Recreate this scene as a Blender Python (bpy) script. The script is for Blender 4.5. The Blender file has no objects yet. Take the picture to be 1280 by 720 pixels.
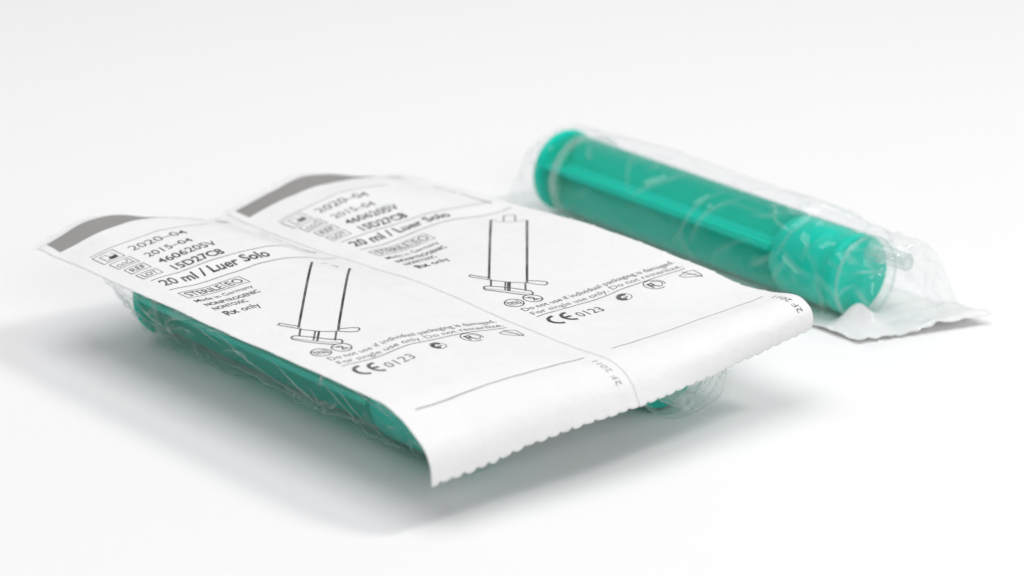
import bpy, bmesh, math, random
import numpy as np
from mathutils import Vector, Matrix, noise

# ---------------------------------------------------------------- camera, light, exposure
SC = bpy.context.scene
COL = SC.collection
CAM_E, CAM_D = math.radians(19.6), 0.8
cam_data = bpy.data.cameras.new('camera')
cam = bpy.data.objects.new('camera', cam_data)
COL.objects.link(cam)
cam.location = (0, -CAM_D * math.cos(CAM_E), CAM_D * math.sin(CAM_E))
cam.rotation_euler = (math.pi / 2 - CAM_E, 0, 0)
cam_data.lens = 106
cam_data.sensor_width = 36
cam_data.clip_start = 0.02
cam_data.clip_end = 50
cam_data.dof.use_dof = True
cam_data.dof.focus_distance = 0.712
cam_data.dof.aperture_fstop = 11
cam_data.dof.aperture_blades = 7
SC.camera = cam

world = bpy.data.worlds.new('World')
SC.world = world
world.use_nodes = True
bg = world.node_tree.nodes['Background']
bg.inputs['Color'].default_value = (0.985, 0.98, 1.0, 1)
bg.inputs['Strength'].default_value = 0.36

def area(name, loc, target, size, power, color=(1, 1, 1)):
    d = bpy.data.lights.new(name, 'AREA')
    d.shape = 'RECTANGLE'
    d.size, d.size_y = size
    d.energy = power
    d.color = color
    o = bpy.data.objects.new(name, d)
    o.location = loc
    o.rotation_euler = (Vector(target) - Vector(loc)).to_track_quat('-Z', 'Y').to_euler()
    COL.objects.link(o)
    return o
area('key_softbox_light', (0.75, 0.0, 1.0), (-0.03, 0, 0), (0.30, 0.30), 5.8, (1, 0.995, 0.985))
area('overhead_softbox_light', (-0.20, 0.0, 1.25), (-0.12, 0.04, 0), (0.95, 0.85), 9.3, (0.995, 0.995, 1))
area('front_fill_light', (0.34, -1.15, 0.60), (0, 0.1, 0.01), (0.60, 0.40), 4.0, (1, 1, 1))

SC.view_settings.view_transform = 'Standard'
SC.view_settings.look = 'None'
SC.view_settings.exposure = -0.08
SC.view_settings.gamma = 1.0
SC.view_settings.use_curve_mapping = False
SC.cycles.transparent_max_bounces = 40
SC.cycles.max_bounces = 14
SC.cycles.diffuse_bounces = 6
SC.cycles.use_denoising = True

# ---------------------------------------------------------------- frame of the two printed packets
MM = 0.001
A49 = math.radians(49)
LX = Vector((math.cos(A49), -math.sin(A49), 0))     # along the packets, towards the lower right
WX = Vector((math.sin(A49), math.cos(A49), 0))      # across them, away from the camera
def lwz(l, w, z):
    return (LX * l + WX * w + Vector((0, 0, z))) * MM

# ---- printed sheet: heights in mm over (s along, g across both packets) ----
S_ROWS=[-52,-46,-40,-30,-6,2,35,68,86]
T_COLS=[0,6,14,24,34,44,52,58]
Z1=[[24.0,26.0,28.6,27.6,23.6,20.6,19.6,20.0],
    [24.7,26.7,29.0,28.8,25.6,22.4,20.8,20.6],
    [24.7,26.1,27.7,28.5,27.5,25.0,22.2,20.9],
    [25.0,26.4,27.5,28.5,27.8,26,22.6,20.8],
    [24.9,26.1,26.4,27.4,27.5,26.5,23,21.5],
    [25.0,25.9,25.5,26.0,26.5,25.6,23.3,22],
    [24.9,25.6,25.8,26,26,25.4,24.3,23.7],
    [25.2,25.6,25.1,25.9,25.4,24.3,23.3,22.9],
    [25.0,25.0,24.8,25,24.6,24,23.2,22.9]]
Z2=[[20.8,22.4,24.5,26.6,24.8,21.8,19.6,19.6],
    [21.3,22.8,24.7,26.7,25.5,23.0,20.8,20.6],
    [21.0,22.8,24.4,25.6,25.3,24.4,22.2,21.5],
    [20.8,23.4,24.8,26.2,26.0,24.8,22.7,22.0],
    [21.5,23.0,23.8,24.0,24.6,24,23.4,23.4],
    [22,23.0,22.8,23.9,24.6,23.5,23.2,23.8],
    [23.7,24.2,24.4,24.6,24.7,24.6,24.8,25.5],
    [22.9,23.3,23.3,23.2,23.9,24.2,24.2,24.8],
    [22.9,23,23,23,23.2,23.3,23.5,23.8]]
# end curl: offsets (ds,dz) from the point s=86, every 2.5 mm of arc
FRONT=[(0,0),(5,-.2),(10.5,-1.8),(14.6,-3.9),(18.6,-6.6),(20.6,-10),(21.2,-14.6),(21.2,-16)]
SEAM=[(0,0),(5,.1),(10,.3),(14.7,.3),(19,-.9),(22,-3.4),(23.8,-6.2),(24.6,-7.8)]
FAR=[(0,0),(5,.3),(10.5,1.0),(15.5,2.0),(19.3,1.8),(22.3,-.2),(23.0,-3.2),(21.6,-6.2)]
def hermite(xs,ys,x):
    n=len(xs)
    i=0
    while i<n-2 and x>xs[i+1]: i+=1
    def m(k):
        if k==0: return (ys[1]-ys[0])/(xs[1]-xs[0])
        if k==n-1: return (ys[-1]-ys[-2])/(xs[-1]-xs[-2])
        return (ys[k+1]-ys[k-1])/(xs[k+1]-xs[k-1])
    h=xs[i+1]-xs[i]; u=(x-xs[i])/h; u=min(max(u,-.2),1.2)
    return ((2*u**3-3*u*u+1)*ys[i]+(u**3-2*u*u+u)*h*m(i)+(-2*u**3+3*u*u)*ys[i+1]+(u**3-u*u)*h*m(i+1))
def zbase(k,s,t):
    Z=(Z1,Z2)[k]
    return hermite(S_ROWS,[hermite(T_COLS,r,t) for r in Z],s)
def arcs(P):
    a=[0]
    for i in range(1,len(P)): a.append(a[-1]+math.hypot(P[i][0]-P[i-1][0],P[i][1]-P[i-1][1]))
    return a
AF,AS,AR=arcs(FRONT),arcs(SEAM),arcs(FAR)
def curl(P,A,a): return hermite(A,[p[0] for p in P],a),hermite(A,[p[1] for p in P],a)
def paper(k,s,t):
    """packet k (0 front,1 middle), s mm along the sheet, t mm across -> (l,w,z) mm"""
    w=-116+58*k+t
    if s<=86: return s,w,zbase(k,s,t)
    a=s-86; q=(w+116)/58.0
    if q<1: A=curl(FRONT,AF,a);B=curl(SEAM,AS,a);f=q
    else: A=curl(SEAM,AS,a);B=curl(FAR,AR,a);f=q-1
    f=f*f*(3-2*f)*.5+f*.5
    ds=A[0]+(B[0]-A[0])*f; dz=A[1]+(B[1]-A[1])*f
    return 86+ds,w,zbase(k,86,t)+dz

# ---------------------------------------------------------------- materials
def new_mat(name):
    m = bpy.data.materials.new(name)
    m.use_nodes = True
    nt = m.node_tree
    nt.nodes.clear()
    out = nt.nodes.new('ShaderNodeOutputMaterial')
    return m, nt, out
def node(nt, kind, **kw):
    n = nt.nodes.new(kind)
    for k, v in kw.items():
        if k in n.inputs: n.inputs[k].default_value = v
        else: setattr(n, k, v)
    return n
def principled(name, color, rough, spec=0.5, **kw):
    m, nt, out = new_mat(name)
    p = node(nt, 'ShaderNodeBsdfPrincipled')
    p.inputs['Base Color'].default_value = (*color, 1)
    p.inputs['Roughness'].default_value = rough
    p.inputs['Specular IOR Level'].default_value = spec
    for k, v in kw.items(): p.inputs[k].default_value = v
    nt.links.new(p.outputs[0], out.inputs[0])
    return m, nt, p
def bump(nt, scale, dist, strength=1.0, detail=3.0, stretch=None):
    tc = node(nt, 'ShaderNodeTexCoord')
    src = tc.outputs['Object']
    if stretch:
        mp = node(nt, 'ShaderNodeMapping')
        mp.inputs['Scale'].default_value = stretch
        nt.links.new(src, mp.inputs[0]); src = mp.outputs[0]
    n = node(nt, 'ShaderNodeTexNoise', Scale=scale, Detail=detail)
    nt.links.new(src, n.inputs['Vector'])
    b = node(nt, 'ShaderNodeBump', Strength=strength, Distance=dist)
    nt.links.new(n.outputs['Fac'], b.inputs['Height'])
    return b, n

def paper_material():
    m, nt, out = new_mat('medical_paper')
    b, n = bump(nt, 800, 0.00016, 1.0, 7)
    b2, n2 = bump(nt, 210, 0.00040, 0.7, 5)
    nt.links.new(b.outputs[0], b2.inputs['Normal'])
    ramp = node(nt, 'ShaderNodeMapRange')
    ramp.inputs['To Min'].default_value = 0.90
    ramp.inputs['To Max'].default_value = 0.95
    nt.links.new(n2.outputs['Fac'], ramp.inputs['Value'])
    comb = node(nt, 'ShaderNodeCombineColor')
    for i in range(3): nt.links.new(ramp.outputs[0], comb.inputs[i])
    d = node(nt, 'ShaderNodeBsdfDiffuse')
    t = node(nt, 'ShaderNodeBsdfTranslucent')
    g = node(nt, 'ShaderNodeBsdfGlossy', Roughness=0.45)
    nt.links.new(comb.outputs[0], d.inputs['Color'])
    nt.links.new(comb.outputs[0], t.inputs['Color'])
    for s in (d, t, g): nt.links.new(b2.outputs[0], s.inputs['Normal'])
    mx = node(nt, 'ShaderNodeMixShader', Fac=0.20)
    nt.links.new(d.outputs[0], mx.inputs[1]); nt.links.new(t.outputs[0], mx.inputs[2])
    fr = node(nt, 'ShaderNodeFresnel', IOR=1.35)
    mg = node(nt, 'ShaderNodeMixShader')
    mu = node(nt, 'ShaderNodeMath', operation='MULTIPLY')
    mu.inputs[1].default_value = 0.5
    nt.links.new(fr.outputs[0], mu.inputs[0]); nt.links.new(mu.outputs[0], mg.inputs[0])
    nt.links.new(mx.outputs[0], mg.inputs[1]); nt.links.new(g.outputs[0], mg.inputs[2])
    nt.links.new(mg.outputs[0], out.inputs[0])
    return m

def clear_plastic(name, tint, rough, milk, edge_milk, ior, wr_scale=0, wr_dist=0.0):
    """thin clear sheet: lets light through, mirrors at grazing angles, a little milky"""
    m, nt, out = new_mat(name)
    tr = node(nt, 'ShaderNodeBsdfTransparent'); tr.inputs['Color'].default_value = (*tint, 1)
    gl = node(nt, 'ShaderNodeBsdfGlossy', Roughness=rough)
    df = node(nt, 'ShaderNodeBsdfDiffuse'); df.inputs['Color'].default_value = (0.85, 0.87, 0.87, 1)
    tl = node(nt, 'ShaderNodeBsdfTranslucent'); tl.inputs['Color'].default_value = (0.85, 0.87, 0.87, 1)
    milkm = node(nt, 'ShaderNodeMixShader', Fac=0.5)
    nt.links.new(df.outputs[0], milkm.inputs[1]); nt.links.new(tl.outputs[0], milkm.inputs[2])
    lw = node(nt, 'ShaderNodeLayerWeight', Blend=0.5)
    p5 = node(nt, 'ShaderNodeMath', operation='POWER'); p5.inputs[1].default_value = 5
    nt.links.new(lw.outputs['Facing'], p5.inputs[0])
    f0 = ((ior - 1) / (ior + 1)) ** 2
    fr = node(nt, 'ShaderNodeMath', operation='MULTIPLY_ADD')
    fr.inputs[1].default_value = 0.42; fr.inputs[2].default_value = f0
    nt.links.new(p5.outputs[0], fr.inputs[0])
    if wr_scale:
        b, _ = bump(nt, wr_scale, wr_dist, 1.0, 2.0, (1, 1, 1))
        for n in (gl, lw): nt.links.new(b.outputs[0], n.inputs['Normal'])
    pw = node(nt, 'ShaderNodeMath', operation='POWER'); pw.inputs[1].default_value = 4
    nt.links.new(lw.outputs['Facing'], pw.inputs[0])
    ma = node(nt, 'ShaderNodeMath', operation='MULTIPLY_ADD')
    ma.inputs[1].default_value = edge_milk; ma.inputs[2].default_value = milk
    nt.links.new(pw.outputs[0], ma.inputs[0])
    if wr_scale:                                       # pale milk colour mixed in along the crease lines
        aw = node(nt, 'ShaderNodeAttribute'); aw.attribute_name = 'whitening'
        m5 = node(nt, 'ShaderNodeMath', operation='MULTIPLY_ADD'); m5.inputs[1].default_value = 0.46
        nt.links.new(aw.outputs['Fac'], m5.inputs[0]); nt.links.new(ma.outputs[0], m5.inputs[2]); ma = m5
    m1 = node(nt, 'ShaderNodeMixShader')
    nt.links.new(ma.outputs[0], m1.inputs[0]); nt.links.new(tr.outputs[0], m1.inputs[1]); nt.links.new(milkm.outputs[0], m1.inputs[2])
    m2 = node(nt, 'ShaderNodeMixShader')
    nt.links.new(fr.outputs[0], m2.inputs[0]); nt.links.new(m1.outputs[0], m2.inputs[1]); nt.links.new(gl.outputs[0], m2.inputs[2])
    nt.links.new(m2.outputs[0], out.inputs[0])
    return m

M_PAPER = paper_material()
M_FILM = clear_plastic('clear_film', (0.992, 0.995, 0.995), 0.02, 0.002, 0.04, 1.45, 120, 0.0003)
M_BARREL = clear_plastic('clear_barrel', (0.985, 0.997, 0.995), 0.06, 0.003, 0.06, 1.22)
M_RIM = clear_plastic("frosted_rim", (0.95, 0.98, 0.975), 0.15, 0.20, 0.35, 1.45)
M_GREEN, _nt, _p = principled('green_plastic', (0.0, 0.68, 0.54), 0.34, 0.16)
_b, _ = bump(_nt, 260, 0.0001, 0.35, 2); _nt.links.new(_b.outputs[0], _p.inputs['Normal'])
_t = node(_nt, 'ShaderNodeBsdfTranslucent'); _t.inputs['Color'].default_value = (0.0, 0.80, 0.58, 1)
_m = node(_nt, 'ShaderNodeMixShader', Fac=0.22)
_o = [n for n in _nt.nodes if n.type == 'OUTPUT_MATERIAL'][0]
_nt.links.new(_p.outputs[0], _m.inputs[1]); _nt.links.new(_t.outputs[0], _m.inputs[2]); _nt.links.new(_m.outputs[0], _o.inputs[0])
def ink_material(name, dark, pale):
    m, nt, q = principled(name, dark, 0.6, 0.2)
    _, n1 = bump(nt, 1500, 0.00001, 0, 3)
    _, n2 = bump(nt, 140, 0.00001, 0, 2)
    ad = node(nt, 'ShaderNodeMath', operation='MULTIPLY')
    nt.links.new(n1.outputs['Fac'], ad.inputs[0]); nt.links.new(n2.outputs['Fac'], ad.inputs[1])
    mr = node(nt, 'ShaderNodeMapRange')
    mr.inputs['From Min'].default_value = 0.17; mr.inputs['From Max'].default_value = 0.40
    nt.links.new(ad.outputs[0], mr.inputs['Value'])
    mc = node(nt, 'ShaderNodeMix', data_type='RGBA')
    cs = [x for x in mc.inputs if x.type == 'RGBA']
    cs[0].default_value = (*dark, 1); cs[1].default_value = (*pale, 1)
    nt.links.new(mr.outputs[0], mc.inputs[0])
    nt.links.new([x for x in mc.outputs if x.type == 'RGBA'][0], q.inputs['Base Color'])
    return m
M_INK = ink_material('black_ink', (0.030, 0.027, 0.025), (0.20, 0.19, 0.18))
M_THIN_INK = ink_material('thin_ink', (0.08, 0.075, 0.07), (0.34, 0.33, 0.32))
M_PALE_INK = ink_material('pale_ink', (0.30, 0.28, 0.285), (0.5, 0.48, 0.48))
M_BAND = principled('gray_band_ink', (0.275, 0.268, 0.262), 0.6, 0.2)[0]
M_TABLE, _nt, _p = principled('white_tabletop', (0.83, 0.825, 0.83), 0.7, 0.15)
_b, _ = bump(_nt, 420, 0.00003, 0.3, 3); _nt.links.new(_b.outputs[0], _p.inputs['Normal'])

# ---------------------------------------------------------------- object helpers
def empty(name, loc, label, cat, group=None, rot=None):
    o = bpy.data.objects.new(name, None)
    o.empty_display_size = 0.01
    o.location = loc
    if rot is not None:
        o.rotation_mode = 'QUATERNION'; o.rotation_quaternion = rot
    o['label'] = label; o['category'] = cat
    if group: o['group'] = group
    COL.objects.link(o)
    return o
def mesh_obj(name, verts, faces, mat, parent=None, origin=Vector((0, 0, 0)), smooth=True):
    me = bpy.data.meshes.new(name)
    me.from_pydata([tuple(Vector(v) - origin) for v in verts], [], faces)
    me.validate()
    me.materials.append(mat)
    if smooth: me.polygons.foreach_set('use_smooth', [True] * len(me.polygons))
    me.update()
    o = bpy.data.objects.new(name, me)
    if parent: o.parent = parent
    COL.objects.link(o)
    return o
def grid_faces(n, m):
    return [(i * m + j, (i + 1) * m + j, (i + 1) * m + j + 1, i * m + j + 1) for i in range(n - 1) for j in range(m - 1)]

# ---------------------------------------------------------------- the white table with its sweep
def build_table():
    prof = [(-1.6, 0.0), (1.0, 0.0)]
    for i in range(1, 13):
        a = i / 12 * math.pi / 2
        prof.append((1.0 + 0.35 * math.sin(a), 0.35 - 0.35 * math.cos(a)))
    prof.append((1.35, 1.0))
    xs = [-1.9 + 3.8 * i / 12 for i in range(13)]
    v = [(x, y, z) for (y, z) in prof for x in xs]
    f = [tuple(reversed(q)) for q in grid_faces(len(prof), len(xs))]
    o = mesh_obj('tabletop', v, f, M_TABLE)
    o['kind'] = 'structure'
    o['label'] = 'seamless white tabletop and backdrop'
build_table()

# ---------------------------------------------------------------- printed paper sheets
def crumple(s, w):
    p = Vector((s, w, 0))
    return 0.22 * noise.noise(p * 0.09 + Vector((3, 1, 7))) + 0.07 * noise.noise(p * 0.22) + 0.10 * noise.noise(Vector((s * 0.03, w * 0.16, 5)))
def sheet_pt(k, s, t):
    l, w, z = paper(k, s, t)
    g = abs((w + 58) / .8)
    return lwz(l, w, z + crumple(s, w) - .10 * max(0, 1 - g) ** 2)
def sheet_n(k, s, t):
    a = sheet_pt(k, s + .3, t) - sheet_pt(k, s - .3, t)
    b = sheet_pt(k, s, t + .3) - sheet_pt(k, s, t - .3)
    n = a.cross(b).normalized()
    return n
def on_sheet(k, s, t, h=0.035):
    return sheet_pt(k, s, t) + sheet_n(k, s, t) * (h * MM)
S_LO = -47.4
def s_end(k, t):
    q = (t + 1.1 + 1.1 * noise.noise(Vector((t * .13, k * 5, 8)))) / 3.3
    return 114.0 + (.9 + .8 * noise.noise(Vector((math.floor(q) * 1.7, k * 3, 1)))) * abs(math.sin(math.pi * q)) ** .8 + .18 * noise.noise(Vector((t * 2.2, k, 6))) + 0.25 * noise.noise(Vector((t * .6, k * 9, 2)))
def s_start(k, t):
    return S_LO - 0.2 * noise.noise(Vector((t * .3, 4, 4)))
def build_sheet(k, root):
    n, m = 240, 120
    vs = []
    for i in range(n):
        u = i / (n - 1)
        for j in range(m):
            t = 0.003 + (58 - 0.006) * j / (m - 1)
            a, b = s_start(k, t), s_end(k, t)
            s = -44 + (108 + 44) * ((i - 10) / (n - 21))
            if i < 10: s = a + (-44 - a) * (i / 10)
            if i > n - 11: s = 108 + (b - 108) * ((i - (n - 11)) / 10)
            tt = t
            if j in (0, m - 1):                       # torn perforation nibs on the long edges
                ph = (s + 3 * k) / 8.7
                if abs(ph - round(ph)) < 0.045 and 0 < s < 100:
                    tt += (0.45 if j else -0.15) if (k == 1 and j) or (k == 0 and not j) else 0
                tt += 0.05 * noise.noise(Vector((s * 1.3, j, k)))
            vs.append(sheet_pt(k, s, tt))
    fs = grid_faces(n, m)
    o = mesh_obj('paper_cover', vs, fs, M_PAPER, root, root.location)
    sol = o.modifiers.new('thickness', 'SOLIDIFY')
    sol.thickness = 0.11 * MM; sol.offset = -1
    return o

# ---- flat print: shapes are made in (s, t) and laid on the sheet
def stroke(pts, width, closed=False, step=0.6):
    """segments of a pen line as small quads in (s,t)"""
    if closed: pts = pts + [pts[0]]
    out = []
    for (a, b) in zip(pts, pts[1:]):
        d = Vector((b[0] - a[0], b[1] - a[1])); ln = d.length
        if ln < 1e-6: continue
        d /= ln; nrm = Vector((-d.y, d.x)) * (width / 2)
        k = max(1, int(ln / step))
        e = min(width * 0.35, ln * .2)
        for i in range(k):
            p0 = Vector(a) + d * (ln * i / k - (e if i == 0 else 0)); p1 = Vector(a) + d * (ln * (i + 1) / k + (e if i == k - 1 else 0))
            out.append([p0 - nrm, p1 - nrm, p1 + nrm, p0 + nrm])
    return out
def ring(c, r, n=28, a0=0.0, a1=2 * math.pi):
    return [(c[0] + r * math.sin(a0 + (a1 - a0) * i / n), c[1] + r * math.cos(a0 + (a1 - a0) * i / n)) for i in range(n + 1)]
def lay(name, k, sheet, root, polys, mat, h=0.035):
    vs, fs = [], []
    for p in polys:
        ar = sum(p[i][0] * p[(i + 1) % len(p)][1] - p[(i + 1) % len(p)][0] * p[i][1] for i in range(len(p)))
        if ar < 0: p = list(reversed(p))
        b = len(vs)
        vs += [on_sheet(k, q[0], q[1], h) for q in p]
        fs.append(tuple(range(b, b + len(p))))
    o = mesh_obj(name, vs, fs, mat, None, root.location, False)
    o.parent = sheet
    return o
_glyph_cache = {}
def glyphs(txt, bold):
    key = (txt, bold)
    if key in _glyph_cache: return _glyph_cache[key]
    cu = bpy.data.curves.new('lettering', 'FONT')
    cu.body = txt; cu.size = 1.0; cu.resolution_u = 3; cu.offset = bold
    ob = bpy.data.objects.new('lettering', cu)
    COL.objects.link(ob)
    dg = bpy.context.evaluated_depsgraph_get(); dg.update()
    me = bpy.data.meshes.new_from_object(ob.evaluated_get(dg))
    bpy.data.objects.remove(ob); bpy.data.curves.remove(cu)
    vs = [(v.co.x, v.co.y) for v in me.vertices]; fs = [tuple(p.vertices) for p in me.polygons]
    bpy.data.meshes.remove(me)
    x0 = min(v[0] for v in vs); x1 = max(v[0] for v in vs)
    _glyph_cache[key] = ([(x - x0, y) for x, y in vs], fs, x1 - x0)
    return _glyph_cache[key]
def text(k, sheet, root, txt, s, t0, t1, cap, bold=0.0, mat=None, along=False, h=0.035):
    """one line of lettering; baseline at s, from t0 to t1, reading across the sheet (or, along=True, down its length)"""
    vs, fs, wd = glyphs(txt, bold)
    bm = bmesh.new()
    kx = (t1 - t0) / wd; ky = cap / 0.70
    bv = [bm.verts.new((x * kx, y * ky, 0)) for x, y in vs]
    for f in fs:
        try: bm.faces.new([bv[i] for i in f])
        except ValueError: pass
    bmesh.ops.triangulate(bm, faces=bm.faces[:])
    for _ in range(2):
        lg = [e for e in bm.edges if e.calc_length() > 0.9]
        if not lg: break
        bmesh.ops.subdivide_edges(bm, edges=lg, cuts=1)
        bmesh.ops.triangulate(bm, faces=[f for f in bm.faces if len(f.verts) > 3])
    bm.verts.index_update()
    out = []
    for v in bm.verts:
        x, y = v.co.x, v.co.y
        x += 0.05 * noise.noise(Vector((x * .9, y * .9, s))); y += 0.05 * noise.noise(Vector((x * .9, y * .9, s + 40)))
        if along: out.append(on_sheet(k, s - x, t0 - y, h))
        else: out.append(on_sheet(k, s - y, t0 + x, h))
    ff = []
    for f in bm.faces:
        ids = [v.index for v in f.verts]
        ff.append(tuple(ids))
    bm.free()
    o = mesh_obj('printed_text', out, ff, mat or M_INK, None, root.location, False)
    o.parent = sheet
    return o
def box(s0, s1, t0, t1): return [(s0, t0), (s0, t1), (s1, t1), (s1, t0)]
def fill(s0, s1, t0, t1): return [box(s0, s1, t0, t1)]
def fill_fan(pts, c): return [[c, a, b] for a, b in zip(pts, pts[1:])]
def DR(px, py):                                     # syringe picture: its own slanted axes on the sheet
    dx, dy = px - 638, py - 347
    return (45.9 + .112 * dx + .499 * dy, 17 + .160 * dx - .431 * dy)

def print_sheet(k, sheet, root):
    T = lambda *a, **kw: text(k, sheet, root, *a, **kw)
    Lx = lambda name, polys, mat=M_INK, h=0.035: lay(name, k, sheet, root, polys, mat, h)
    # indicator band
    band = []
    for j in range(72):
        a, b = 2.2 + 52 * j / 72, 2.2 + 52 * (j + 1) / 72
        for i in range(7): band.append(box(-46.6 + .9 * i, -45.7 + .9 * i, a, b))
    Lx('indicator_band', band, M_BAND)
    # ruled lines
    Lx('printed_line', stroke([(-30, 4), (-30, 40)], .22), M_THIN_INK)
    Lx('printed_line', stroke([(-5.6, 5.6), (-5.6, 55.5)], .25))
    Lx('printed_line', stroke([(2.2, 5.6), (2.2, 55.8)], .30))
    Lx('printed_line', stroke([(68.7, 6), (68.6, 8), (68.6, 54.6)], .28))
    Lx('printed_line', stroke([(96, 5), (96, 54.2)], .22 if k else .42), M_THIN_INK if k else M_PALE_INK)
    # symbol boxes: hourglass, factory
    Lx('printed_symbol', stroke(box(-28.8, -23.3, 4, 10), .2, True) + stroke([(-27.4, 8.6), (-25.6, 9.0), (-26, 7.2), (-24.6, 6.6), (-24.0, 5.4), (-27.6, 5.4), (-27.4, 7), (-26, 7.2)], .18) + fill(-25.6, -24.1, 6.7, 8.9))
    Lx('printed_symbol', stroke(box(-22.1, -17.8, 4.6, 10.6), .2, True) + stroke([(-18.4, 5.4), (-20.0, 5.4), (-20.4, 6.0), (-19.6, 6.6), (-20.4, 7.4), (-19.6, 8.0), (-20.4, 8.8), (-21.3, 8.8), (-21.3, 9.6), (-18.4, 9.6)], .2) + stroke([(-18.6, 5.6), (-18.6, 9.6)], .16) + stroke([(-19.1, 5.9), (-19.1, 9.6)], .16))
    Lx('printed_symbol', stroke(box(-16.3, -12.8, 5, 10.6), .22, True))
    T('REF', -13.5, 5.8, 9.9, 2.1, .012)
    Lx('printed_symbol', stroke(box(-11.4, -7.9, 5.1, 10.7), .22, True))
    T('LOT', -8.6, 5.9, 10.0, 2.1, .012)
    T('2020–04', -24.3, 13.2, 30, 3.0, .006, M_THIN_INK)
    T('2015–04', -18.4, 13.8, 27.4, 2.7, .008, M_THIN_INK if k else M_INK)
    T('4606205V', -12.9, 13.8, 31, 3.0, .016)
    T('15D27C8', -7.3, 14.2, 29, 3.2, .026)
    T('20 ml / Luer Solo', -0.6, 6.2, 38, 3.5, .024)
    # small marginal line that runs down the right side
    T('4606205V-02 0415 · 20 ml · sterile', -3.6, 54.6, 54.6 + 24, 0.9, 0, M_THIN_INK, along=True)
    # sterile box
    Lx('printed_symbol', stroke(box(5.2, 9.9, 5.8, 23.7), .24, True) + stroke([(5.2, 17.8), (9.9, 17.8)], .24))
    T('STERILE', 9.0, 6.7, 17.1, 3.1, .010)
    T('EO', 9.0, 18.6, 22.9, 3.1, .010)
    T('Made in Germany', 13.5, 5.6, 22.2, 1.9, .004)
    T('NONPYROGENIC', 17.4, 5.8, 21.4, 2.0, .02)
    T('NONTOXIC', 20.8, 5.7, 15.4, 2.0, .016)
    T('Rx', 25.4, 6.0, 9.6, 2.9, .03)
    T('only', 25.4, 10.5, 15.8, 2.7, .01)
    # picture of the syringe
    P = lambda *q: [DR(*c) for c in q]
    d = []
    d += stroke(P((615, 274), (614, 310), (613.5, 346)), .62) + stroke(P((663, 277), (662, 315), (661, 350)), .62)
    if k: d += stroke(P((615, 273), (625, 276.5), (638, 277.5), (650, 277), (663, 276.5)), .2)
    if k: d += stroke(P((632, 276), (632, 268), (647, 268), (647.5, 277)), .3)
    else: d += stroke(P((626, 274.5), (634, 272.5)), .25) + stroke(P((640, 275), (648, 277.5), (646.5, 276)), .3)
    d += stroke(P((613, 345), (600, 343), (590, 341), (588, 342.2), (592, 343.5), (605, 345.8), (620, 348.6), (640, 350.6), (661, 350.8), (675, 352.6), (684, 353.2), (687, 351.5), (685, 349.8), (675, 349), (662, 348.8)), .34)
    d += stroke(P((616, 347.5), (616, 354)), .5) + stroke(P((659, 351.5), (659, 359)), .5) + stroke(P((634, 350.5), (633.5, 358.5)), .4)
    d += stroke(P((638.5, 350.5), (638, 359)), .95 if k else .55)
    d += stroke(P((612, 354.2), (608, 354.5), (607, 356), (609, 357.7), (625, 360.2), (645, 362.2), (660, 363.2), (667, 362.6), (668.3, 360.6), (665, 358.8), (650, 357.6), (630, 355.6)), .42, True)
    d += stroke(P((609, 356.7), (630, 359), (650, 360.6), (664, 361.4)), .2)
    Lx('printed_drawing', d)
    # crossed circles
    for (c, ch) in (((58.7, 7.7), 'box'), ((58.9, 13.4), '2')):
        q = stroke(ring(c, 2.35), .34)
        q += stroke([(c[0] - 1.6, c[1] - 1.6), (c[0] + 1.6, c[1] + 1.6)], .3)
        if ch == 'box':
            q += stroke(box(c[0] - .8, c[0] + .8, c[1] - 1.5, c[1] + 1.5), .22, True) + stroke([(c[0], c[1] - 1.1), (c[0], c[1] + 1.1)], .3)
            Lx('printed_symbol', q)
        else:
            Lx('printed_symbol', q)
            T('2', c[0] + 1.25, c[1] - .85, c[1] + .85, 2.5, .01)
    T('Do not use if individual packaging is damaged.', 64.3, 6.3, 55.4, 1.95, .004, M_INK if k else M_THIN_INK)
    T('For single use only. Do not resterilize.', 67.4, 6.4, 55, 1.95, .002, M_THIN_INK)
    # CE mark
    c = []
    cc = (73.2, 8.6); c += stroke(ring(cc, 2.5, 18, math.radians(110), math.radians(250))[0:], .78, step=.4)
    cc = (73.2, 8.9)
    c = stroke([(cc[0] + 2.45 * math.sin(math.radians(a)), cc[1] + 2.45 * math.cos(math.radians(a))) for a in range(95, 276, 10)], .95, step=.4)
    c2 = (73.2, 13.0)
    c += stroke([(c2[0] + 2.45 * math.sin(math.radians(a)), c2[1] + 2.45 * math.cos(math.radians(a))) for a in range(95, 276, 10)], .95, step=.4)
    c += stroke([(73.2, 10.8), (73.2, 12.6)], .85)
    Lx('printed_symbol', c)
    T('0123', 75.2, 14.4, 22.2, 3.0, .004, M_INK if k else M_THIN_INK)
    # recycling dot with two interlocking arrows
    c = (72.2, 30.9); r = 1.9
    q = stroke(ring(c, r), .2)
    q += stroke([(c[0] + 1.25 * math.sin(math.radians(a)), c[1] + 1.25 * math.cos(math.radians(a))) for a in range(100, 331, 15)], .95, step=.3)
    q += stroke([(c[0] + .5 * math.sin(math.radians(a)), c[1] + .3 + .5 * math.cos(math.radians(a))) for a in range(0, 200, 25)], .35, step=.3)
    Lx('printed_symbol', q)
    # second round recycling mark
    c = (71.6, 41.5)
    q = stroke(ring(c, 2.7, 24, math.radians(70), math.radians(390)), .28) + stroke(ring((c[0], c[1] + .4), 1.7, 14, math.radians(-90), math.radians(100)), .25)
    q += stroke([(c[0] + 1.3, c[1] - 1.4), (c[0] - 1.1, c[1] - 1.4), (c[0] - 1.1, c[1] - .2), (c[0], c[1] - .2), (c[0], c[1] - 1.3)], .5) + stroke([(c[0], c[1] - .7), (c[0] + 1.3, c[1] + .2)], .5)
    Lx('printed_symbol', q)
    # crossed-out box
    c = (72.6, 52.6)
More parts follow.
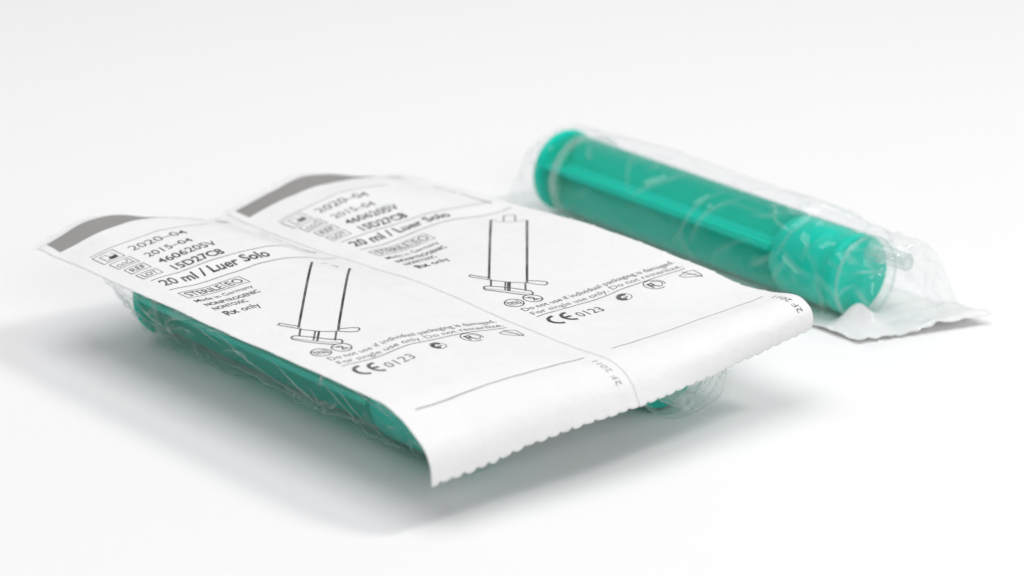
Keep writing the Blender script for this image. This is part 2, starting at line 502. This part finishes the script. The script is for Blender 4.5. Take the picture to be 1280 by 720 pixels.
    Lx('printed_symbol', stroke([(c[0] - 1.2, c[1] - 2.6), (c[0] - 2.2, c[1] + 1.0), (c[0] - 1.3, c[1] + 2.4), (c[0] + 2.2, c[1] + 2.0), (c[0] + 2.0, c[1] + .6), (c[0] + .2, c[1] - 2.4)], .26, True)
       + stroke([(c[0] - 2.7, c[1] - .2), (c[0] + 2.9, c[1] + 1.4)], .32) + stroke([(c[0] - .8, c[1] - 1.2), (c[0] + .6, c[1] + 1.4)], .2))
    T('2F 2011', 108.6, 55.4, 55.4 + 9.5, 1.7, .004, M_THIN_INK if k else M_PALE_INK, along=True)

# ---------------------------------------------------------------- crumpled clear film
def creases(seed, n, srange, urange, lmin, lmax):
    r = random.Random(seed); out = []
    for _ in range(n):
        s = r.uniform(*srange); u = r.uniform(*urange); a = r.gauss(0, .75) + (math.pi if r.random() < .5 else 0)
        if r.random() < .25: a += math.pi / 2
        out.append((s, u, math.cos(a), math.sin(a), r.uniform(lmin, lmax), r.choice((-1, 1, 1)) * r.uniform(.25, .9), r.uniform(.7, 1.8)))
    return out
def crease_fields(cs, S, U):
    H = np.zeros_like(S); Wt = np.zeros_like(S)
    for (a, b, c, d, ln, amp, wd) in cs:
        x = (S - a) * c + (U - b) * d
        bend = 2.2 * np.sin(x / ln * 3.1 + a)
        y = np.abs((a - S) * d + (U - b) * c + bend * .5)
        on = (x > 0) & (x < ln)
        env = np.where(on, np.sin(np.pi * np.clip(x / ln, 0, 1)), 0)
        H += amp * np.maximum(0, 1 - y / (wd * 1.6)) * env
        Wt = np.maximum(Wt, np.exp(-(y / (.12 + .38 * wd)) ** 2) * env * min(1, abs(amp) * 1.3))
    return H, Wt
def film_mesh(name, secfun, srange, n, m, seed, ncr, root, toworld, amp=1.0, quiet=None, extra=(), white=1.0):
    """secfun(s) -> polyline [(w,z)...] of the film cross-section; resampled, pushed along its normal by folds"""
    rows = []
    cs = list(extra) + creases(seed, ncr, srange, (0, 70), 6, 30)
    cs += creases(seed + 1, 45, (srange[0] + 4, srange[0] + 28), (0, 70), 4, 14) + creases(seed + 2, 40, (srange[1] - 34, srange[1] - 2), (0, 75), 4, 13)
    for i in range(n):
        s = srange[0] + (srange[1] - srange[0]) * i / (n - 1)
        pl = secfun(s)
        acc = [0]
        for a, b in zip(pl, pl[1:]): acc.append(acc[-1] + math.hypot(b[0] - a[0], b[1] - a[1]))
        row = []
        for j in range(m):
            d = acc[-1] * j / (m - 1)
            q = 0
            while q < len(acc) - 2 and d > acc[q + 1]: q += 1
            f = (d - acc[q]) / max(1e-9, acc[q + 1] - acc[q])
            row.append([pl[q][0] + (pl[q + 1][0] - pl[q][0]) * f, pl[q][1] + (pl[q + 1][1] - pl[q][1]) * f, d, acc[-1]])
        rows.append((s, row))
    vs = []
    CH, CW = crease_fields(cs, np.array([[s] * m for s, _ in rows]), np.array([[q[2] for q in row] for _, row in rows]))
    for i, (s, row) in enumerate(rows):
        for j in range(m):
            w, z, d, tot = row[j]
            a = row[max(0, j - 2)]; b = row[min(m - 1, j + 2)]
            tx, tz = b[0] - a[0], b[1] - a[1]; ln = math.hypot(tx, tz) or 1
            nx, nz = tz / ln, -tx / ln
            edge = min(1, max(0, min(d - 4.5, tot - d - 4.5) / 4))
            if quiet: edge *= quiet(s)
            h = 0.9 * noise.noise(Vector((s * .035, d * .10, seed))) + .3 * noise.noise(Vector((s * .09, d * .14, seed + 9))) + .35 * noise.noise(Vector((s * .2, d * .28, seed + 4))) * (sm(70, 95, s) + sm(0, -20, s)) + 1.0 * CH[i, j]
            ds = .5 * noise.noise(Vector((s * .1, d * .1, seed + 20))) * edge
            vs.append(toworld(s + ds, w + nx * h * edge * amp, max(0.12, z + nz * h * edge * amp)))
    o = mesh_obj(name, vs, grid_faces(n, m), M_FILM, root, root.location)
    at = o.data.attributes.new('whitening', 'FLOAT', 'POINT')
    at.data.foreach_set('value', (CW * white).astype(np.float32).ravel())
    return o
def sm(a, b, x):
    u = min(1, max(0, (x - a) / (b - a))); return u * u * (3 - 2 * u)

# ---------------------------------------------------------------- syringe (own axis = +X, millimetres)
XS = 0.976                                            # overall length of the syringe
def lathe(prof, n=56, off=(0, 0), sq=None):
    vs, fs = [], []
    for (x, r) in prof:
        for j in range(n):
            a = 2 * math.pi * j / n
            y, z = r * math.cos(a), r * math.sin(a)
            if sq: y, z = sq(y, z)
            vs.append((x * XS * MM, (y + off[0]) * MM, (z + off[1]) * MM))
    for i in range(len(prof) - 1):
        for j in range(n):
            fs.append((i * n + j, i * n + (j + 1) % n, (i + 1) * n + (j + 1) % n, (i + 1) * n + j))
    return vs, fs
def join(parts):
    V, F = [], []
    for v, f in parts:
        b = len(V); V += v; F += [tuple(i + b for i in q) for q in f]
    return V, F
def flat_smooth(o, ang=35):
    bm = bmesh.new(); bm.from_mesh(o.data)
    for e in bm.edges:
        if len(e.link_faces) == 2 and e.calc_face_angle(0) > math.radians(ang): e.smooth = False
    bmesh.ops.recalc_face_normals(bm, faces=bm.faces[:])
    bm.to_mesh(o.data); bm.free()
def slab(x0, x1, y0, y1, z0, z1, rot):
    c, s = math.cos(rot), math.sin(rot)
    v = []
    nx = 24
    for i in range(nx + 1):
        x = x0 + (x1 - x0) * i / nx
        for (y, z) in ((y0, z0), (y1, z0), (y1, z1), (y0, z1)):
            v.append((x * XS * MM, (y * c - z * s) * MM, (y * s + z * c) * MM))
    f = []
    for i in range(nx):
        for j in range(4): f.append((i * 4 + j, i * 4 + (j + 1) % 4, i * 4 + 4 + (j + 1) % 4, i * 4 + 4 + j))
    f += [(3, 2, 1, 0), tuple(nx * 4 + j for j in range(4))]
    return v, f
RB = 11.15
def build_syringe(label, loc, rot):
    r = empty('syringe', loc, label, 'syringe', 'syringes sealed in the packets', rot)
    # thumb rest: a dished green disc
    v, f = lathe([(2.2, 0), (2.2, 9), (2.4, 10.6), (2.0, 11.4), (1.2, 11.7), (.4, 11.5), (0, 10.9), (.2, 9.8), (.8, 8.5), (.9, 0)], 64)
    flat_smooth(mesh_obj('thumb_rest', v, f, M_GREEN, r), 50)
    # rod: four ribs with a round core and two stiffening discs
    parts = []
    for q in range(4):
        a = math.radians(-8) + q * math.pi / 2
        parts.append(slab(2, 95, 1.0, 10.75, -.75, .75, a))
    parts.append(lathe([(2, 2.4), (95, 2.4)], 20))
    v, f = join(parts)
    flat_smooth(mesh_obj('plunger_rod', v, f, M_GREEN, r), 30)
    v, f = lathe([(94.5, 0), (94.5, 9.2), (96.5, 10.3), (98, 10.6), (108, 10.7), (108.4, 10.75), (110.6, 10.75), (111, 10.5), (111.4, 10.3), (115, 10.3), (115.4, 10.5), (115.8, 10.75), (118, 10.75), (118.6, 10.5), (119.6, 6), (120.2, 0)], 64)
    flat_smooth(mesh_obj('piston', v, f, M_GREEN, r), 50)
    # barrel: clear tube with wall thickness, shoulder and front wall
    v, f = lathe([(10, RB - .3), (10, RB), (10.6, RB), (117, RB), (120.6, RB), (121.6, RB - .25), (122, RB - .8), (122.1, 2.2), (122.1, 0), (121.1, 0), (121.0, RB - 1.4), (120.4, RB - .3), (10, RB - .3)], 72)
    b = mesh_obj('barrel', v, f, M_BARREL, r); flat_smooth(b, 40)
    # front rim: the thick edge of the front wall
    v, f = lathe([(120.6, RB - .2), (120.9, RB + .12), (121.5, RB + .05), (121.7, RB - .5), (121.3, RB - .9)], 72)
    o = mesh_obj('front_rim', v, f, M_RIM, r)
    # finger flange: flattened oval
    def oval(y, z): 
        rr = math.hypot(y, z)
        return (y * 1.10, max(-11.75, min(11.75, z * 1.03)))
    v, f = lathe([(9.7, RB - 1), (9.7, 12.0), (10.0, 12.5), (11.4, 12.5), (11.7, 12.0), (11.7, RB)], 72, sq=oval)
    flat_smooth(mesh_obj('finger_flange', v, f, M_RIM, r), 40)
    for a in (30, 75, 200, 250, 300):
        v, f = slab(9.4, 9.72, 9.2, 12.2, -.35, .35, math.radians(a))
        mesh_obj('flange_rib', v, f, M_RIM, r)
    # off-centre nozzle with an open tip
    v, f = lathe([(121.8, 3.2), (122.6, 2.75), (124, 2.5), (134, 2.15), (134.2, 2.0), (134.2, 1.3), (133.6, 1.2), (122, 1.3)], 32, (0, 7.4))
    n = mesh_obj('nozzle', v, f, M_RIM, r); flat_smooth(n, 40)
    v, f = lathe([(133.5, 2.18), (133.8, 2.3), (134.3, 2.15), (134.35, 1.3), (134.0, 1.15)], 32, (0, 7.4))
    t = mesh_obj('nozzle_tip', v, f, M_RIM, None); t.parent = n
    return r
def copy_syringe(src, label, loc, rot):
    c = src.copy(); COL.objects.link(c)
    c.location = loc; c.rotation_quaternion = rot; c['label'] = label
    for ch in list(src.children):
        d = ch.copy(); COL.objects.link(d); d.parent = c
        for g in ch.children:
            e = g.copy(); COL.objects.link(e); e.parent = d
    return c

def axis_rot(p0, p1, roll):
    """quaternion that lays +X from p0 to p1 with +Z turned by roll about the axis"""
    x = (p1 - p0).normalized(); y = Vector((0, 0, 1)).cross(x).normalized(); z = x.cross(y)
    m = Matrix((x, y, z)).transposed()
    return m.to_quaternion() @ Matrix.Rotation(roll, 3, 'X').to_quaternion()

# rear syringe and its packet lie along their own line
P_REAR0 = Vector((14.574, 66.088, 12.5)) * MM
P_REAR1 = Vector((92.82, -26.996, 11.45)) * MM
syr = build_syringe('green plunger syringe inside the film-side-up packet at the back right', P_REAR0, axis_rot(P_REAR0, P_REAR1, math.radians(-12)))
p0, p1 = lwz(-31, -88, 12.0), lwz(88.5, -87.5, 11.3)
copy_syringe(syr, 'green plunger syringe under the nearest packet, showing below its long paper edge', p0, axis_rot(p0, p1, math.radians(96)))
p0, p1 = lwz(-26.5, -29, 11.9), lwz(93, -29.5, 11.3)
copy_syringe(syr, 'green plunger syringe under the middle packet, only its right end showing below the paper edge', p0, axis_rot(p0, p1, math.radians(112)))

# ---------------------------------------------------------------- the two packets that lie paper side up
LABELS = ['white printed syringe packet nearest the camera, paper side up, free long edge in front',
          'white printed syringe packet in the middle, paper side up, between the other two packets']
def under_section(k, s):
    """film under the sheet, from its front rim round the syringe to its rear rim (t, z)"""
    sp = min(s, 92)
    zp = lambda t: paper(k, sp, t)[2] - .25
    R, c0, cz = 12.0, (28.3 if k == 0 else 29.0), 12.0
    e0, e1 = ((89, 95), (99, 106.5))[k]
    f = sm(-38, -31.5, s) * (1 - .93 * sm(e0, e1, s))
    lo = [( -.35, zp(0) - .02), (1.5, zp(1.5)), (4.5, zp(4.5))]
    hi = [(53.5, zp(53.5)), (56.5, zp(56.5)), (57.8, zp(57.8))]
    arc = []
    for i in range(33):
        a = math.radians(200 + 140 * i / 32)
        y, z = c0 + R * math.cos(a), cz + R * math.sin(a)
        base = zp(min(56, max(1.5, y)))
        arc.append((y, base + (z - base) * f))
    if s > 92:
        g = sm(92, 101, s)                            # the free nose beyond the seal shrinks round the nozzle
        kk = (.72, .62)[k]
        def pull(q): return (c0 + (q[0] - c0) * (1 - kk * g), q[1] + ((6, 8.5)[k] - q[1]) * .75 * g)
        lo = [pull(q) for q in lo]; hi = [pull(q) for q in hi]
        arc = [(c0 + (q[0] - c0) * (1 - (.55, .22)[k] * sm(92, 102, s)), q[1]) for q in arc]
        h = sm(e0, e1, s)
        if k: arc = [(y, z + max(0, 9 - z) * .28 * sm(93.5, 99, s)) for y, z in arc]
        arc = [(c0 + (y - c0) * (1 - .5 * h), z + (5.5 - z) * h) for y, z in arc]
        lo = [(c0 + (y - c0) * (1 - .5 * h), z + (5.5 - z) * h) for y, z in lo]
        hi = [(c0 + (y - c0) * (1 - .5 * h), z + (5.5 - z) * h) for y, z in hi]
    return lo + arc + hi
roots = []
BIG_FOLDS = [(-30, 10, .25, .97, 22, .9, 1.0), (-26, 30, .98, .2, 45, .8, .9), (-22, 14, .6, .8, 24, .9, .7), (-12, 22, .9, -.43, 20, .8, .9),
             (-5, 32, .99, -.1, 50, .9, 1.1), (10, 12, .75, .66, 22, .7, .7), (-34, 20, .9, .4, 24, .8, .8), (20, 34, .98, -.17, 55, .8, .9),
             (35, 12, .55, .83, 22, .8, .9), (48, 28, .97, .2, 35, .7, .9), (-18, 34, .5, -.87, 20, .7, .7), (-33, 34, .95, -.3, 18, .8, .9),
             (58, 14, .35, .93, 18, .8, .8), (2, 16, .95, .3, 60, .6, .6)]
for k in (0, 1):
    r = empty('syringe_packet', lwz(30, -87 + 58 * k, 0), LABELS[k], 'syringe packet', 'sealed syringe packets')
    roots.append(r)
    sh = build_sheet(k, r)
    print_sheet(k, sh, r)
    vs = []
    for i in range(8):
        for j in range(150):
            t = -.2 + 58.4 * j / 149
            e = -49.6 - 1.1 * abs(math.sin(math.pi * (t + .4) / 4.1)) ** .8
            vs.append(sheet_pt(k, -45.5 + (e + 45.5) * i / 7, min(57.99, max(.01, t))) - Vector((0, 0, .18 * MM)))
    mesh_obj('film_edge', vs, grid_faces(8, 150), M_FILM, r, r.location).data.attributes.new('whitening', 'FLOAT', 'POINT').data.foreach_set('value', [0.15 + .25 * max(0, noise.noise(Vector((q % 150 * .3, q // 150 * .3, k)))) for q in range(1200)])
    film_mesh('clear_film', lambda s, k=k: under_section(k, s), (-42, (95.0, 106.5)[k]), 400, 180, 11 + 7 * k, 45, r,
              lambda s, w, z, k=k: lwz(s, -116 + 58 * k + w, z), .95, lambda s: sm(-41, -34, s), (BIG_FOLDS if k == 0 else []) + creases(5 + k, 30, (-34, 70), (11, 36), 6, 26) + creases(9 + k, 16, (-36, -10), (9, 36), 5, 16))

# ---------------------------------------------------------------- the packet that lies film side up
RD = Vector((P_REAR1.x - P_REAR0.x, P_REAR1.y - P_REAR0.y, 0)).normalized()
RW = Vector((-RD.y, RD.x, 0))
RO = Vector((P_REAR0.x, P_REAR0.y, 0))
def rear(d, w, z): return RO + (RD * d + RW * w + Vector((0, 0, z))) * MM
def rear_z(d, w):
    z = .35 + .12 * noise.noise(Vector((d * .06, w * .1, 3)))
    z += 5.2 * math.exp(-((d - 120.5) / 3.2) ** 2) * math.exp(-((w + 5) / 5.0) ** 2)
    z += 1.6 * sm(121, 139, d) * sm(-6, 12, w)
    z += 0.8 * sm(-8, -18, d)
    z += sm(108, 122, d) * (.9 * noise.noise(Vector((d * .16, w * .2, 6))) + .6 * abs(noise.noise(Vector((d * .35, w * .3, 2)))) + .5)
    return max(.25, z)
rr = empty('syringe_packet', rear(55, 6, 0), 'syringe packet lying clear film side up at the back right', 'syringe packet', 'sealed syringe packets')
n, m = 190, 60
vs = []
for i in range(n):
    for j in range(m):
        w = -14.2 + 37 * j / (m - 1)
        e = 130.5 + .32 * (w + 10) + .9 * abs(math.sin(math.pi * w / 3.7))
        d = -18 + (e + 18) * i / (n - 1)
        wf = w - .0 * d
        vs.append(rear(d, wf, rear_z(d, w) + .15))
o = mesh_obj('paper_backing', vs, grid_faces(n, m), M_PAPER, rr, rr.location)
so = o.modifiers.new('thickness', 'SOLIDIFY'); so.thickness = .11 * MM; so.offset = -1
def over_section(d):
    zb = lambda w: rear_z(d, w) + .4
    f = sm(-13, -3.5, d) * (1 - sm(128.5, 135.5, d) ** 1.5)
    sag = 1.5 * math.sin(d * .07) 
    top = [(-12.6, 3), (-12.9, 8), (-12.5, 13), (-10.6, 18.5), (-7, 21.9), (-2, 23.6), (3, 24.6 + .3 * sag), (7, 25.0 + .4 * sag), (10, 24.2), (13, 21.3), (15.5, 16.5), (18, 10), (20, 5)]
    lo = [(-14.4, zb(-14)), (-13.6, zb(-13.6))]
    hi = [(22, zb(22)), (22.4, zb(22.4)), (22.7, zb(22.7))]
    mid = []
    for (w, z) in top:
        b = zb(max(-13.6, min(22, w)))
        z -= 1.0 * (1 - sm(-2, 28, d)) * max(0, (z - 8) / 17) + 2.6 * sm(92, 122, d) * max(0, (z - 8) / 17)
        mid.append((w, b + (z - b) * f))
    # round the corners
    pl = lo + mid + hi
    for _ in range(3):
        pl = [pl[0]] + [q for a, b in zip(pl, pl[1:]) for q in ((a[0] * .75 + b[0] * .25, a[1] * .75 + b[1] * .25), (a[0] * .25 + b[0] * .75, a[1] * .25 + b[1] * .75))] + [pl[-1]]
    return pl
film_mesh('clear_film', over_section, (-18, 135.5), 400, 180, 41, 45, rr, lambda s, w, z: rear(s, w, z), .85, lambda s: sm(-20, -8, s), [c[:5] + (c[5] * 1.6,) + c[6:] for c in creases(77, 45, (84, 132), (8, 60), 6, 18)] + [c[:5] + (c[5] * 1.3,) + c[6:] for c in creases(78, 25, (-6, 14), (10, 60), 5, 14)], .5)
